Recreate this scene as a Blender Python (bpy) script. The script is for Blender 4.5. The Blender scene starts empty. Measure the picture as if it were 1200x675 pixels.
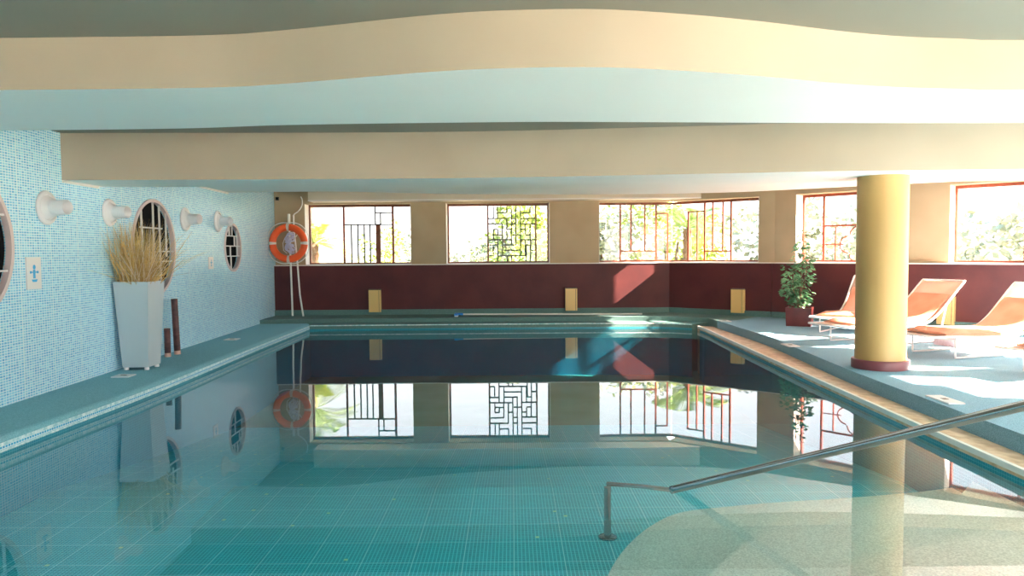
import bpy, bmesh, math, random
from mathutils import Vector, Matrix
PI = math.pi
random.seed(7)
S = bpy.context.scene
C = S.collection

# ------------------------------------------------------------------ camera
F = 852.96; TH = math.radians(2.8149); RO = math.radians(-.45016); H = 1.3
fw = Vector((0, math.cos(TH), -math.sin(TH))); r0 = Vector((1, 0, 0)); u0 = r0.cross(fw)
CR = r0*math.cos(RO) + u0*math.sin(RO); CU = -r0*math.sin(RO) + u0*math.cos(RO)
O3 = Vector((0, 0, H))
cam = bpy.data.cameras.new('camera'); camo = bpy.data.objects.new('camera', cam); C.objects.link(camo)
M = Matrix.Identity(4)
for i in range(3):
    M[i][0] = CR[i]; M[i][1] = CU[i]; M[i][2] = -fw[i]; M[i][3] = O3[i]
camo.matrix_world = M
cam.sensor_width = 36; cam.lens = F/1200*36; cam.clip_start = .05; cam.clip_end = 500
S.camera = camo

# measured points of the photograph carried onto the real planes they lie in
def ray(px, py): return fw + CR*((px-600)/F) - CU*((py-337.5)/F)
def UZ(px, py, z):
    d = ray(px, py); return O3 + d*((z-H)/d.z)
def UP(px, py, A, B):
    d = ray(px, py); n = Vector((B[1]-A[1], A[0]-B[0]))
    t = (n.x*A[0]+n.y*A[1])/(n.x*d.x+n.y*d.y); return O3 + d*t

# ------------------------------------------------------------------ helpers
def link(name, me, mat=None, parent=None):
    o = bpy.data.objects.new(name, me); C.objects.link(o)
    if mat is not None and not me.materials: me.materials.append(mat)
    if parent is not None: o.parent = parent
    return o
def obj(name, bm, mat, parent=None, smooth=False, auto=None):
    me = bpy.data.meshes.new(name)
    bmesh.ops.recalc_face_normals(bm, faces=bm.faces)
    bm.to_mesh(me); bm.free()
    if smooth:
        for p in me.polygons: p.use_smooth = True
    if auto:
        for p in me.polygons: p.use_smooth = True
        me.set_sharp_from_angle(angle=math.radians(auto))
    return link(name, me, mat, parent)
def tag(o, label, cat, group=None, kind=None):
    if label: o['label'] = label
    if cat: o['category'] = cat
    if group: o['group'] = group
    if kind: o['kind'] = kind
    return o
def thing(name, label, cat, loc=(0, 0, 0), rz=0, group=None):
    o = bpy.data.objects.new(name, None); C.objects.link(o)
    o.location = loc; o.rotation_euler = (0, 0, rz); o.empty_display_size = .1
    return tag(o, label, cat, group)
def struct(name, bm, mat, parent=None, **k):
    o = obj(name, bm, mat, parent, **k)
    if parent is None: o['kind'] = 'structure'
    return o
def copy_tree(o, parent=None):
    c = o.copy(); C.objects.link(c); c.parent = parent
    for ch in list(o.children): copy_tree(ch, c)
    return c
def NB(): return bmesh.new()
def box(bm, a, b, mat=None):
    x0, y0, z0 = a; x1, y1, z1 = b
    v = [bm.verts.new(p) for p in ((x0,y0,z0),(x1,y0,z0),(x1,y1,z0),(x0,y1,z0),(x0,y0,z1),(x1,y0,z1),(x1,y1,z1),(x0,y1,z1))]
    if mat is not None:
        for q in v: q.co = mat @ q.co
    for f in ((3,2,1,0),(4,5,6,7),(0,1,5,4),(1,2,6,5),(2,3,7,6),(3,0,4,7)): bm.faces.new([v[i] for i in f])
    return v
def bevel(bm, w, seg=2, ang=30):
    es = [e for e in bm.edges if len(e.link_faces) == 2 and e.calc_face_angle(0) > math.radians(ang)]
    bmesh.ops.bevel(bm, geom=es, offset=w, segments=seg, affect='EDGES', profile=.5, clamp_overlap=True)
def prism(bm, pts, z0, z1):
    """closed outline pts (x,y) extruded z0..z1; z may be callables"""
    f0 = z0 if callable(z0) else (lambda x, y: z0)
    f1 = z1 if callable(z1) else (lambda x, y: z1)
    a = [bm.verts.new((x, y, f0(x, y))) for x, y in pts]; b = [bm.verts.new((x, y, f1(x, y))) for x, y in pts]
    n = len(pts)
    bm.faces.new(a[::-1]); bm.faces.new(b)
    for i in range(n): bm.faces.new((a[i], a[(i+1) % n], b[(i+1) % n], b[i]))
def tube(bm, pts, r, n=10, cap=True, closed=False):
    pts = [Vector(p) for p in pts]; rs = r if isinstance(r, (list, tuple)) else [r]*len(pts)
    rings = []; prev = None; N = len(pts)
    for i, p in enumerate(pts):
        if closed: t = (pts[(i+1) % N]-pts[i-1]).normalized()
        else: t = (pts[min(i+1, N-1)]-pts[max(i-1, 0)]).normalized()
        if prev is None:
            a = Vector((0, 0, 1)) if abs(t.z) < .9 else Vector((1, 0, 0))
            u = t.cross(a).normalized()
        else:
            u = (prev - t*prev.dot(t)).normalized()
        prev = u; w = t.cross(u)
        rings.append([bm.verts.new(p + (u*math.cos(2*PI*k/n)+w*math.sin(2*PI*k/n))*rs[i]) for k in range(n)])
    m = N if closed else N-1
    for i in range(m):
        A, B = rings[i], rings[(i+1) % N]
        for k in range(n): bm.faces.new((A[k], A[(k+1) % n], B[(k+1) % n], B[k]))
    if cap and not closed:
        bm.faces.new(rings[0][::-1]); bm.faces.new(rings[-1])
def lathe(bm, prof, n=48, mat=None):
    """prof list of (r,z); revolved round z"""
    rings = []
    for r, z in prof:
        if r < 1e-5: rings.append([bm.verts.new((0, 0, z))])
        else: rings.append([bm.verts.new((r*math.cos(2*PI*k/n), r*math.sin(2*PI*k/n), z)) for k in range(n)])
    for a, b in zip(rings, rings[1:]):
        for k in range(n):
            k2 = (k+1) % n
            if len(a) == 1 and len(b) == 1: continue
            if len(a) == 1: bm.faces.new((a[0], b[k], b[k2]))
            elif len(b) == 1: bm.faces.new((a[k], a[k2], b[0]))
            else: bm.faces.new((a[k], a[k2], b[k2], b[k]))
    if mat is not None:
        for v in bm.verts: v.co = mat @ v.co
def catmull(P, n=6):
    out = []
    Q = [P[0]]+list(P)+[P[-1]]
    for i in range(1, len(Q)-2):
        p0, p1, p2, p3 = [Vector(q) for q in Q[i-1:i+3]]
        for k in range(n):
            t = k/n
            out.append(.5*((2*p1)+(-p0+p2)*t+(2*p0-5*p1+4*p2-p3)*t*t+(-p0+3*p1-3*p2+p3)*t**3))
    out.append(Vector(P[-1])); return out

# ------------------------------------------------------------------ materials
def mat(name, col=(.8, .8, .8), rough=.5, metal=0, spec=.5, **k):
    m = bpy.data.materials.new(name); m.use_nodes = True
    b = m.node_tree.nodes['Principled BSDF']
    b.inputs['Base Color'].default_value = (*col, 1); b.inputs['Roughness'].default_value = rough
    b.inputs['Metallic'].default_value = metal; b.inputs['Specular IOR Level'].default_value = spec
    for a, v in k.items(): b.inputs[a.replace('_', ' ')].default_value = v
    return m
def nd(m, t, **k):
    n = m.node_tree.nodes.new(t)
    for a, v in k.items(): setattr(n, a, v)
    return n
def lk(m, a, b): m.node_tree.links.new(a, b)
def noisy(m, c0, c1, scale=8, detail=4, bump=0, bscale=None, lo=.35, hi=.65):
    b = m.node_tree.nodes['Principled BSDF']; tc = nd(m, 'ShaderNodeTexCoord')
    n = nd(m, 'ShaderNodeTexNoise'); n.inputs['Scale'].default_value = scale; n.inputs['Detail'].default_value = detail
    r = nd(m, 'ShaderNodeValToRGB'); r.color_ramp.elements[0].color = (*c0, 1); r.color_ramp.elements[1].color = (*c1, 1)
    r.color_ramp.elements[0].position = lo; r.color_ramp.elements[1].position = hi
    lk(m, tc.outputs['Object'], n.inputs['Vector']); lk(m, n.outputs['Fac'], r.inputs['Fac']); lk(m, r.outputs['Color'], b.inputs['Base Color'])
    if bump:
        n2 = nd(m, 'ShaderNodeTexNoise'); n2.inputs['Scale'].default_value = bscale or scale*4; lk(m, tc.outputs['Object'], n2.inputs['Vector'])
        bp = nd(m, 'ShaderNodeBump'); bp.inputs['Strength'].default_value = bump; bp.inputs['Distance'].default_value = .01
        lk(m, n2.outputs['Fac'], bp.inputs['Height']); lk(m, bp.outputs['Normal'], b.inputs['Normal'])
    return m
def mosaic(name, axes, w, h, c1, c2, mortar, msize, rough=.25, sheet=None, sheetcol=None, glint=None, cloud=None):
    m = mat(name, c1, rough); b = m.node_tree.nodes['Principled BSDF']
    tc = nd(m, 'ShaderNodeTexCoord'); sp = nd(m, 'ShaderNodeSeparateXYZ'); cb = nd(m, 'ShaderNodeCombineXYZ')
    lk(m, tc.outputs['Object'], sp.inputs[0])
    lk(m, sp.outputs[axes[0]], cb.inputs[0]); lk(m, sp.outputs[axes[1]], cb.inputs[1])
    def brick(w, h, ms):
        t = nd(m, 'ShaderNodeTexBrick'); t.offset = 0; t.squash = 1
        t.inputs['Scale'].default_value = 1; t.inputs['Brick Width'].default_value = w; t.inputs['Row Height'].default_value = h
        t.inputs['Mortar Size'].default_value = ms; t.inputs['Mortar Smooth'].default_value = .1; t.inputs['Bias'].default_value = 0
        lk(m, cb.outputs[0], t.inputs['Vector']); return t
    t = brick(w, h, msize)
    t.inputs['Color1'].default_value = (*c1, 1); t.inputs['Color2'].default_value = (*c2, 1); t.inputs['Mortar'].default_value = (*mortar, 1)
    col = t.outputs['Color']
    if cloud:
        n = nd(m, 'ShaderNodeTexNoise'); n.inputs['Scale'].default_value = cloud[0]; n.inputs['Detail'].default_value = 3
        lk(m, tc.outputs['Object'], n.inputs['Vector'])
        mx = nd(m, 'ShaderNodeMix', data_type='RGBA', blend_type='MULTIPLY'); mx.inputs[0].default_value = 1
        r = nd(m, 'ShaderNodeValToRGB'); r.color_ramp.elements[0].color = (*cloud[1], 1); r.color_ramp.elements[1].color = (*cloud[2], 1)
        lk(m, n.outputs['Fac'], r.inputs['Fac']); lk(m, col, mx.inputs[6]); lk(m, r.outputs['Color'], mx.inputs[7]); col = mx.outputs[2]
    if glint:
        sn = nd(m, 'ShaderNodeVectorMath', operation='DIVIDE'); sn.inputs[1].default_value = (w, h, 1); lk(m, cb.outputs[0], sn.inputs[0])
        fl = nd(m, 'ShaderNodeVectorMath', operation='FLOOR'); lk(m, sn.outputs[0], fl.inputs[0])
        wn = nd(m, 'ShaderNodeTexWhiteNoise', noise_dimensions='2D'); lk(m, fl.outputs[0], wn.inputs['Vector'])
        gt = nd(m, 'ShaderNodeMath', operation='GREATER_THAN'); gt.inputs[1].default_value = 1-glint[0]; lk(m, wn.outputs['Value'], gt.inputs[0])
        mx = nd(m, 'ShaderNodeMix', data_type='RGBA'); lk(m, gt.outputs[0], mx.inputs[0]); lk(m, col, mx.inputs[6])
        mx.inputs[7].default_value = (*glint[1], 1); col = mx.outputs[2]
    if sheet:
        s = brick(sheet, sheet, msize*.9)
        mx = nd(m, 'ShaderNodeMix', data_type='RGBA'); lk(m, s.outputs['Fac'], mx.inputs[0]); lk(m, col, mx.inputs[6])
        mx.inputs[7].default_value = (*sheetcol, 1); col = mx.outputs[2]
    lk(m, col, b.inputs['Base Color'])
    return m

m_wallmos = mosaic('wall_mosaic', (0, 2), .034, .0215, (.40, .81, .97), (.13, .52, .82), (.92, .97, 1), .0034, .3, sheet=.43, sheetcol=(.8, .92, .95),
                   cloud=(.9, (.78, .95, 1), (1, 1, 1)))
m_floormos = mosaic('pool_floor_mosaic', (0, 1), .0215, .0215, (.0005, .46, .55), (.0005, .36, .45), (.22, .86, .93), .0027, .3, sheet=.28, sheetcol=(.6, .97, 1),
                    glint=(.0009, (.95, .95, .45)))
m_wallpool = mosaic('pool_wall_mosaic', (1, 2), .0215, .0215, (.005, .30, .42), (.004, .25, .36), (.10, .42, .54), .0021, .3)
m_wallpoolx = mosaic('pool_end_mosaic', (0, 2), .0215, .0215, (.005, .30, .42), (.004, .25, .36), (.10, .42, .54), .0021, .3)
m_liptile = mosaic('lip_tile', (1, 2), .026, .02, (.02, .36, .62), (.03, .48, .72), (.75, .9, .94), .003, .3)
m_deck = noisy(mat('deck_aggregate', rough=.75), (.12, .29, .385), (.27, .48, .63), 140, 3, .35, 220)
m_ledge = noisy(mat('ledge_aggregate', rough=.7), (.15, .41, .49), (.27, .58, .68), 120, 3, .35, 200)
m_deckfar = noisy(mat('deck_aggregate_shaded', rough=.6), (.07, .17, .165), (.15, .28, .265), 140, 3, .35, 220)  # greener far deck and skirting, with their shade put into the colour
m_lime = noisy(mat('lime_joint', rough=.8), (.35, .66, .72), (.82, .93, .95), 26, 4)
m_step = noisy(mat('step_aggregate', rough=.75), (.60, .56, .50), (.90, .84, .76), 110, 4, .3, 200)
m_gutter = noisy(mat('gutter_stone', rough=.55), (.62, .42, .26), (.86, .66, .48), 12, 4)
m_grate = mat('gutter_rim', (.85, .86, .84), .5)
m_paint = noisy(mat('beam_paint', rough=.85), (.43, .36, .28), (.47, .40, .315), 1.2, 2)
m_soffit = noisy(mat('beam_paint_lit', rough=.8), (.90, .88, .85), (.93, .91, .88), .8, 2)  # beam paint again, bounce light off the water put into its paler colour
m_ceil = mat('ceiling_paint', (.25, .23, .19), .9)
m_upper = noisy(mat('upper_wall_paint', rough=.85), (.42, .325, .205), (.48, .375, .245), 1.5, 2)
m_reveal = mat('reveal_sunlit', (.82, .76, .70), .7)  # whiter than the wall: sunlight on the reveals put into the colour
m_dado = noisy(mat('maroon_panel', rough=.6), (.080, .013, .016), (.115, .020, .021), 2.2, 4)
m_sill = mat('white_sill', (.86, .82, .78), .4)
m_pel = mat('pelmet_paint', (.72, .64, .52), .8)
m_wood = noisy(mat('frame_wood', rough=.4), (.17, .05, .025), (.27, .085, .04), 20, 3)
m_woodred = noisy(mat('lattice_red_wood', rough=.4), (.24, .05, .025), (.34, .08, .04), 20, 3)
m_black = mat('dark_frame', (.02, .018, .02), .4)
m_col = mat('column_gold_paint', (.52, .31, .11), .45)
m_colb = mat('column_base_maroon', (.20, .05, .06), .4)
m_gold = mat('lamp_gold', (.80, .56, .22), .4)
m_golds = mat('lamp_side_dark', (.10, .06, .04), .4)
m_white = mat('white_plastic', (.86, .84, .86), .35)
m_pot = mat('planter_grey_white', (.52, .60, .65), .35)
m_potr = noisy(mat('maroon_pot', rough=.35), (.13, .02, .02), (.18, .03, .03), 6, 2)
m_soil = noisy(mat('soil', rough=.95), (.03, .018, .01), (.09, .055, .03), 60, 4)
m_grass = noisy(mat('dry_grass', rough=.7), (.52, .31, .11), (.86, .62, .24), 9, 2)
m_pink = mat('plume_pink', (.78, .66, .52), .7)
m_orange = mat('buoy_orange', (.93, .12, .025), .4)
m_band = mat('buoy_band', (.75, .66, .60), .5)
m_rope = mat('rope_white', (.85, .85, .84), .7)
m_lilac = mat('rope_lilac', (.62, .64, .82), .7)
m_steel = mat('stainless_steel', (.40, .41, .44), .12, 1)
m_frame = mat('lounger_frame', (.88, .85, .86), .35)
m_sling = mat('sling_fabric', (.78, .54, .44), .8)
m_pad = noisy(mat('pad_fabric', rough=.85), (.74, .31, .20), (.80, .38, .26), 4, 2, .2, 90)
m_pouf = noisy(mat('pouf_fabric', rough=.9), (.62, .42, .46), (.70, .50, .54), 40, 3, .2, 120)
m_bark = noisy(mat('bark', rough=.9), (.10, .06, .035), (.24, .16, .10), 20, 4)
m_blue = mat('brush_blue', (.02, .25, .75), .4)
m_pole = mat('pole_white', (.85, .84, .80), .35)
m_tubew = noisy(mat('dark_bamboo', rough=.45), (.06, .018, .02), (.15, .05, .045), 14, 3)
m_cut = mat('cut_bamboo', (.75, .45, .35), .6)
m_lid = mat('lid_pale', (.74, .74, .76), .5)
m_signb = mat('sign_blue', (.05, .45, .80), .4)
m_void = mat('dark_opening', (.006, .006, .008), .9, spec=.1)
m_rim = mat('round_frame_pink', (.70, .58, .60), .5)
m_bars = mat('round_lattice_white', (.85, .83, .83), .5)
m_ground = noisy(mat('garden_ground', rough=.95), (.34, .36, .27), (.44, .44, .38), 1.2, 4)
m_hill = noisy(mat('hill_green', rough=.95), (.16, .22, .14), (.30, .36, .26), .3, 5)
def leafm(n, c0, c1):
    m = noisy(mat(n, rough=.55), c0, c1, 3, 3); b = m.node_tree.nodes['Principled BSDF']
    b.inputs['Subsurface Weight'].default_value = 0
    return m
m_leaf1 = leafm('leaf_yellow_green', (.26, .38, .08), (.50, .58, .18))
m_leaf2 = leafm('leaf_mid_green', (.13, .25, .06), (.32, .45, .15))
m_leaf3 = leafm('leaf_grey_green', (.24, .30, .22), (.44, .48, .38))
m_ficus = leafm('ficus_leaf', (.035, .13, .05), (.16, .36, .18))

def glassmat(nm, tint):
    m = bpy.data.materials.new(nm); m.use_nodes = True; nt = m.node_tree; nt.nodes.clear()
    o = nt.nodes.new('ShaderNodeOutputMaterial'); mx = nt.nodes.new('ShaderNodeMixShader'); t = nt.nodes.new('ShaderNodeBsdfTransparent')
    t.inputs['Color'].default_value = (*tint, 1)
    g = nt.nodes.new('ShaderNodeBsdfGlossy'); g.inputs['Roughness'].default_value = .0
    ge = nt.nodes.new('ShaderNodeNewGeometry'); dt = nt.nodes.new('ShaderNodeVectorMath'); dt.operation = 'DOT_PRODUCT'
    ab = nt.nodes.new('ShaderNodeMath'); ab.operation = 'ABSOLUTE'; su = nt.nodes.new('ShaderNodeMath'); su.operation = 'SUBTRACT'; su.inputs[0].default_value = 1
    pw = nt.nodes.new('ShaderNodeMath'); pw.operation = 'POWER'; pw.inputs[1].default_value = 5
    f = nt.nodes.new('ShaderNodeMath'); f.operation = 'MULTIPLY_ADD'; f.inputs[1].default_value = .96; f.inputs[2].default_value = .04
    nt.links.new(ge.outputs['Incoming'], dt.inputs[0]); nt.links.new(ge.outputs['Normal'], dt.inputs[1]); nt.links.new(dt.outputs['Value'], ab.inputs[0]); nt.links.new(ab.outputs[0], su.inputs[1])
    nt.links.new(su.outputs[0], pw.inputs[0]); nt.links.new(pw.outputs[0], f.inputs[0])
    nt.links.new(f.outputs[0], mx.inputs[0]); nt.links.new(t.outputs[0], mx.inputs[1]); nt.links.new(g.outputs[0], mx.inputs[2]); nt.links.new(mx.outputs[0], o.inputs['Surface'])
    return m
m_glass = glassmat('window_glass', (1, 1, 1)); m_glasst = glassmat('dimming_window_glass', (.58, .58, .59))  # grey tint added to dim the bright garden behind the panes
def watermat():
    m = bpy.data.materials.new('pool_water'); m.use_nodes = True; nt = m.node_tree; nt.nodes.clear()
    o = nt.nodes.new('ShaderNodeOutputMaterial'); mx = nt.nodes.new('ShaderNodeMixShader'); t = nt.nodes.new('ShaderNodeBsdfTransparent')
    t.inputs['Color'].default_value = (.93, .99, 1, 1)
    g = nt.nodes.new('ShaderNodeBsdfGlossy'); g.inputs['Roughness'].default_value = .004
    # Schlick reflectance of a still water surface, the same from above and below
    ge = nt.nodes.new('ShaderNodeNewGeometry'); dt = nt.nodes.new('ShaderNodeVectorMath'); dt.operation = 'DOT_PRODUCT'
    ab = nt.nodes.new('ShaderNodeMath'); ab.operation = 'ABSOLUTE'; su = nt.nodes.new('ShaderNodeMath'); su.operation = 'SUBTRACT'; su.inputs[0].default_value = 1
    pw = nt.nodes.new('ShaderNodeMath'); pw.operation = 'POWER'; pw.inputs[1].default_value = 4.0
    f = nt.nodes.new('ShaderNodeMath'); f.operation = 'MULTIPLY_ADD'; f.inputs[1].default_value = .96; f.inputs[2].default_value = .035
    nt.links.new(ge.outputs['Incoming'], dt.inputs[0]); nt.links.new(dt.outputs['Value'], ab.inputs[0]); nt.links.new(ab.outputs[0], su.inputs[1])
    nt.links.new(su.outputs[0], pw.inputs[0]); nt.links.new(pw.outputs[0], f.inputs[0])
    n = nt.nodes.new('ShaderNodeTexNoise'); n.inputs['Scale'].default_value = 1.3; n.inputs['Detail'].default_value = 1
    tc = nt.nodes.new('ShaderNodeTexCoord'); bp = nt.nodes.new('ShaderNodeBump'); bp.inputs['Strength'].default_value = .02; bp.inputs['Distance'].default_value = .02
    nt.links.new(tc.outputs['Object'], n.inputs['Vector']); nt.links.new(n.outputs['Fac'], bp.inputs['Height'])
    nt.links.new(bp.outputs['Normal'], g.inputs['Normal']); nt.links.new(bp.outputs['Normal'], dt.inputs[1])
    nt.links.new(f.outputs[0], mx.inputs[0]); nt.links.new(t.outputs[0], mx.inputs[1]); nt.links.new(g.outputs[0], mx.inputs[2]); nt.links.new(mx.outputs[0], o.inputs['Surface'])
    v = nt.nodes.new('ShaderNodeVolumeAbsorption'); v.inputs['Color'].default_value = (.1, .86, .95, 1); v.inputs['Density'].default_value = WD
    nt.links.new(v.outputs[0], o.inputs['Volume'])
    return m
WD = .5
m_water = watermat()

# ------------------------------------------------------------------ room plan
LW = [(-3.61, -3.5), (-4.33, 13.35)]                    # tiled wall line
P0, P1, P2, P3, P4 = Vector((-4.33, 13.35)), Vector((2.9, 13.35)), Vector((4.4, 12.2)), Vector((7.0, 9.6)), Vector((7.2, 9.2))
P5 = Vector((7.2, -3.5)); P6 = Vector((-3.61, -3.5))
CZ = 2.4; CZ2 = 2.56
SILL = 1.09; TOP = 2.207
DZ = .18; GZ = .07; LZ = .12

def segmat(A, B):
    """local x along A->B, local y inwards (into the room), z up"""
    A = Vector(A); B = Vector(B); d = (B-A).normalized(); n = Vector((d.y, -d.x))
    m = Matrix.Identity(4); m[0][0] = d.x; m[1][0] = d.y; m[0][1] = n.x; m[1][1] = n.y; m[0][3] = A.x; m[1][3] = A.y
    return m, (B-A).length
def nbox(bm, m, x0, x1, y0, y1, z0, z1): box(bm, (x0, y0, z0), (x1, y1, z1), m)
def offs(A, B, d):
    A = Vector(A); B = Vector(B); t = (B-A).normalized(); n = Vector((t.y, -t.x)); return A+n*d, B+n*d
def spos(px, py, A, B):
    p = UP(px, py, A, B); return (Vector((p.x, p.y))-Vector(A)).dot((Vector(B)-Vector(A)).normalized())

FAR = (P0, P1); DG1 = (P1, P2); DG2 = (P2, P3)
def wall(name, A, B, opens, top=2.75, thick=.32, bot=-.2, m=m_upper, sill=SILL, zt=TOP, ext0=0, ext1=0):
    M_, L = segmat(A, B); bm = NB(); s = -ext0
    for a, b in opens:
        if a > s: nbox(bm, M_, s, a, -thick, 0, bot, top)
        nbox(bm, M_, a, b, -thick, 0, zt, top); nbox(bm, M_, a, b, -thick, 0, bot, sill); s = b
    if s < L+ext1: nbox(bm, M_, s, L+ext1, -thick, 0, bot, top)
    return struct(name, bm, m)

w1 = (spos(358, 300, *FAR), spos(482, 300, *FAR)); w2 = (spos(523, 300, *FAR), spos(644.4, 300, *FAR))
w3a = (spos(702, 300, *FAR), (P1-P0).length); w3b = (0, spos(889, 300, *DG1))
w4 = (spos(932, 300, *DG2), spos(1062, 300, *DG2)); w5 = (spos(1111.7, 300, *DG2), (P3-P2).length-.12)
wall('wall_far', *FAR, [w1, w2, w3a], ext0=.3)
wall('wall_far_diagonal', *DG1, [w3b])
wall('wall_right_diagonal', *DG2, [w4, w5])
wall('wall_corner', P3, P4, [])
RO_ = [(.3, 2.3), (3.1, 3.45), (3.75, 4.75), (6.2, 7.7), (8.0, 9.6), (9.9, 12.3)]  # unseen openings, spaced and sized for the sun bands on the deck
wall('wall_right', P4, P5, RO_, sill=DZ+.12, zt=2.36)
wall('wall_back', P5, P6, [(.7, 3.3), (3.7, 6.7)], sill=DZ+.1, zt=2.3)  # unseen openings added so sky light fills the room from behind
# tiled left wall with three round openings
def left_wall():
    A, B = LW; M_, L = segmat(Vector(A), Vector(B)); bm = NB()
    circ = [(5.26, 1.385, .575), (8.40, 1.385, .535), (11.05, 1.405, .345)]
    # panel grid: build rectangles round each circle, filled with a fan between the ring and the rectangle
    z0, z1 = -.9, 2.75; s = 0; y0 = Vector(A).y; k = L/(B[1]-A[1])
    def quad(a, b, za, zb):
        vs = [bm.verts.new(Vector(p)) for p in ((a, 0, za), (b, 0, za), (b, 0, zb), (a, 0, zb))]; bm.faces.new(vs)
    holes = []
    for cy, cz, r in circ:
        cs = (cy-y0)*k; h = r+.08
        quad(s, cs-h, z0, z1); quad(cs-h, cs+h, z0, cz-h); quad(cs-h, cs+h, cz+h, z1)
        n = 64; ring = []; sq = []
        for i in range(n):
            a = 2*PI*(i+.5)/n; c, q = math.cos(a), math.sin(a); g = h/max(abs(c), abs(q))
            ring.append(bm.verts.new(Vector((cs+r*c, 0, cz+r*q)))); sq.append(bm.verts.new(Vector((cs+g*c, 0, cz+g*q))))
        back = [bm.verts.new(v.co + Vector((0, -.05, 0))) for v in ring]
        for i in range(n):
            j = (i+1) % n; bm.faces.new((ring[i], ring[j], sq[j], sq[i])); bm.faces.new((ring[i], back[i], back[j], ring[j]))
        # square corners
        for i in range(n):
            j = (i+1) % n; pa = sq[i].co; pb = sq[j].co
            if abs(pa.x-pb.x) > 1e-4 and abs(pa.z-pb.z) > 1e-4:
                cx = cs + (h if pa.x+pb.x > 2*cs else -h); zc = cz + (h if pa.z+pb.z > 2*cz else -h)
                v = bm.verts.new(Vector((cx, 0, zc))); bm.faces.new((sq[i], sq[j], v))
        holes.append((cs, cz, r)); s = cs+h
    quad(s, L, z0, z1)
    o = struct('wall_left', bm, m_wallmos); o.matrix_world = M_
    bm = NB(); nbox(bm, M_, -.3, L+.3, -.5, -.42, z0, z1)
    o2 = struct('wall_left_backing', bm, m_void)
    return M_, holes
LM, HOLES = left_wall()
LM3 = LM.to_3x3()

def round_window(i, hole, bars, label_diag=False):
    cs, cz, r = hole
    bm = NB(); n = 72
    prof = [(-.012, r+.0), (.03, r-.002), (.03, r-.045), (-.03, r-.045), (-.03, r)]
    # ring frame in local xz plane
    pr = [(r+.022, -.002), (r+.022, .018), (r-.014, .018), (r-.014, -.03), (r-.002, -.03)]
    rings = []
    for k in range(n):
        a = 2*PI*k/n; rings.append([bm.verts.new(LM @ Vector((cs+q*math.cos(a), y, cz+q*math.sin(a)))) for q, y in pr])
    for k in range(n):
        A_, B_ = rings[k], rings[(k+1) % n]
        for j in range(len(pr)-1): bm.faces.new((A_[j], A_[j+1], B_[j+1], B_[j]))
    root = struct(f'window_{i}', bm, m_rim, auto=40)
    bm = NB(); w = .0075
    for t, c, a, b in bars:            # in units of r, 'h' or 'v'
        lim = math.sqrt(max(0, 1-c*c))*.97; a = max(a, -lim); b = min(b, lim)
        if t == 'v': nbox(bm, LM, cs+c*r-w, cs+c*r+w, -.012, .006, cz+a*r, cz+b*r)
        else: nbox(bm, LM, cs+a*r, cs+b*r, -.011, .005, cz+c*r-w, cz+c*r+w)
    struct('window_lattice', bm, m_bars, root)
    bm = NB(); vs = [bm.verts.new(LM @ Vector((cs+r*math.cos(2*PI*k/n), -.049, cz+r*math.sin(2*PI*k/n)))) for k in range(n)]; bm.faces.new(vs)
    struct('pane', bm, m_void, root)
round_window(6, HOLES[0], [('h', .42, -1, 1), ('v', .6, -.8, .42), ('h', -.35, -1, 1), ('v', -.1, -.35, .42), ('v', .2, .42, 1), ('v', -.4, -1, -.35)])
round_window(7, HOLES[1], [('v', -.55, -1, 1), ('v', 0, -.2, 1), ('v', .3, -1, 1), ('v', .62, -.2, 1), ('h', .42, -.62, .42), ('h', -.08, .2, 1), ('h', -.3, .3, 1), ('h', -.6, -.6, .3)])
round_window(8, HOLES[2], [('h', .5, -1, .62), ('h', .06, -1, 1), ('h', -.38, -1, 1), ('v', .0, .5, 1), ('v', .3, .06, .5), ('v', -.25, -.38, .06), ('v', .62, -.38, .06), ('v', -.2, -1, -.38), ('v', -.35, .5, 1), ('v', .62, .06, .8)])

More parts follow.
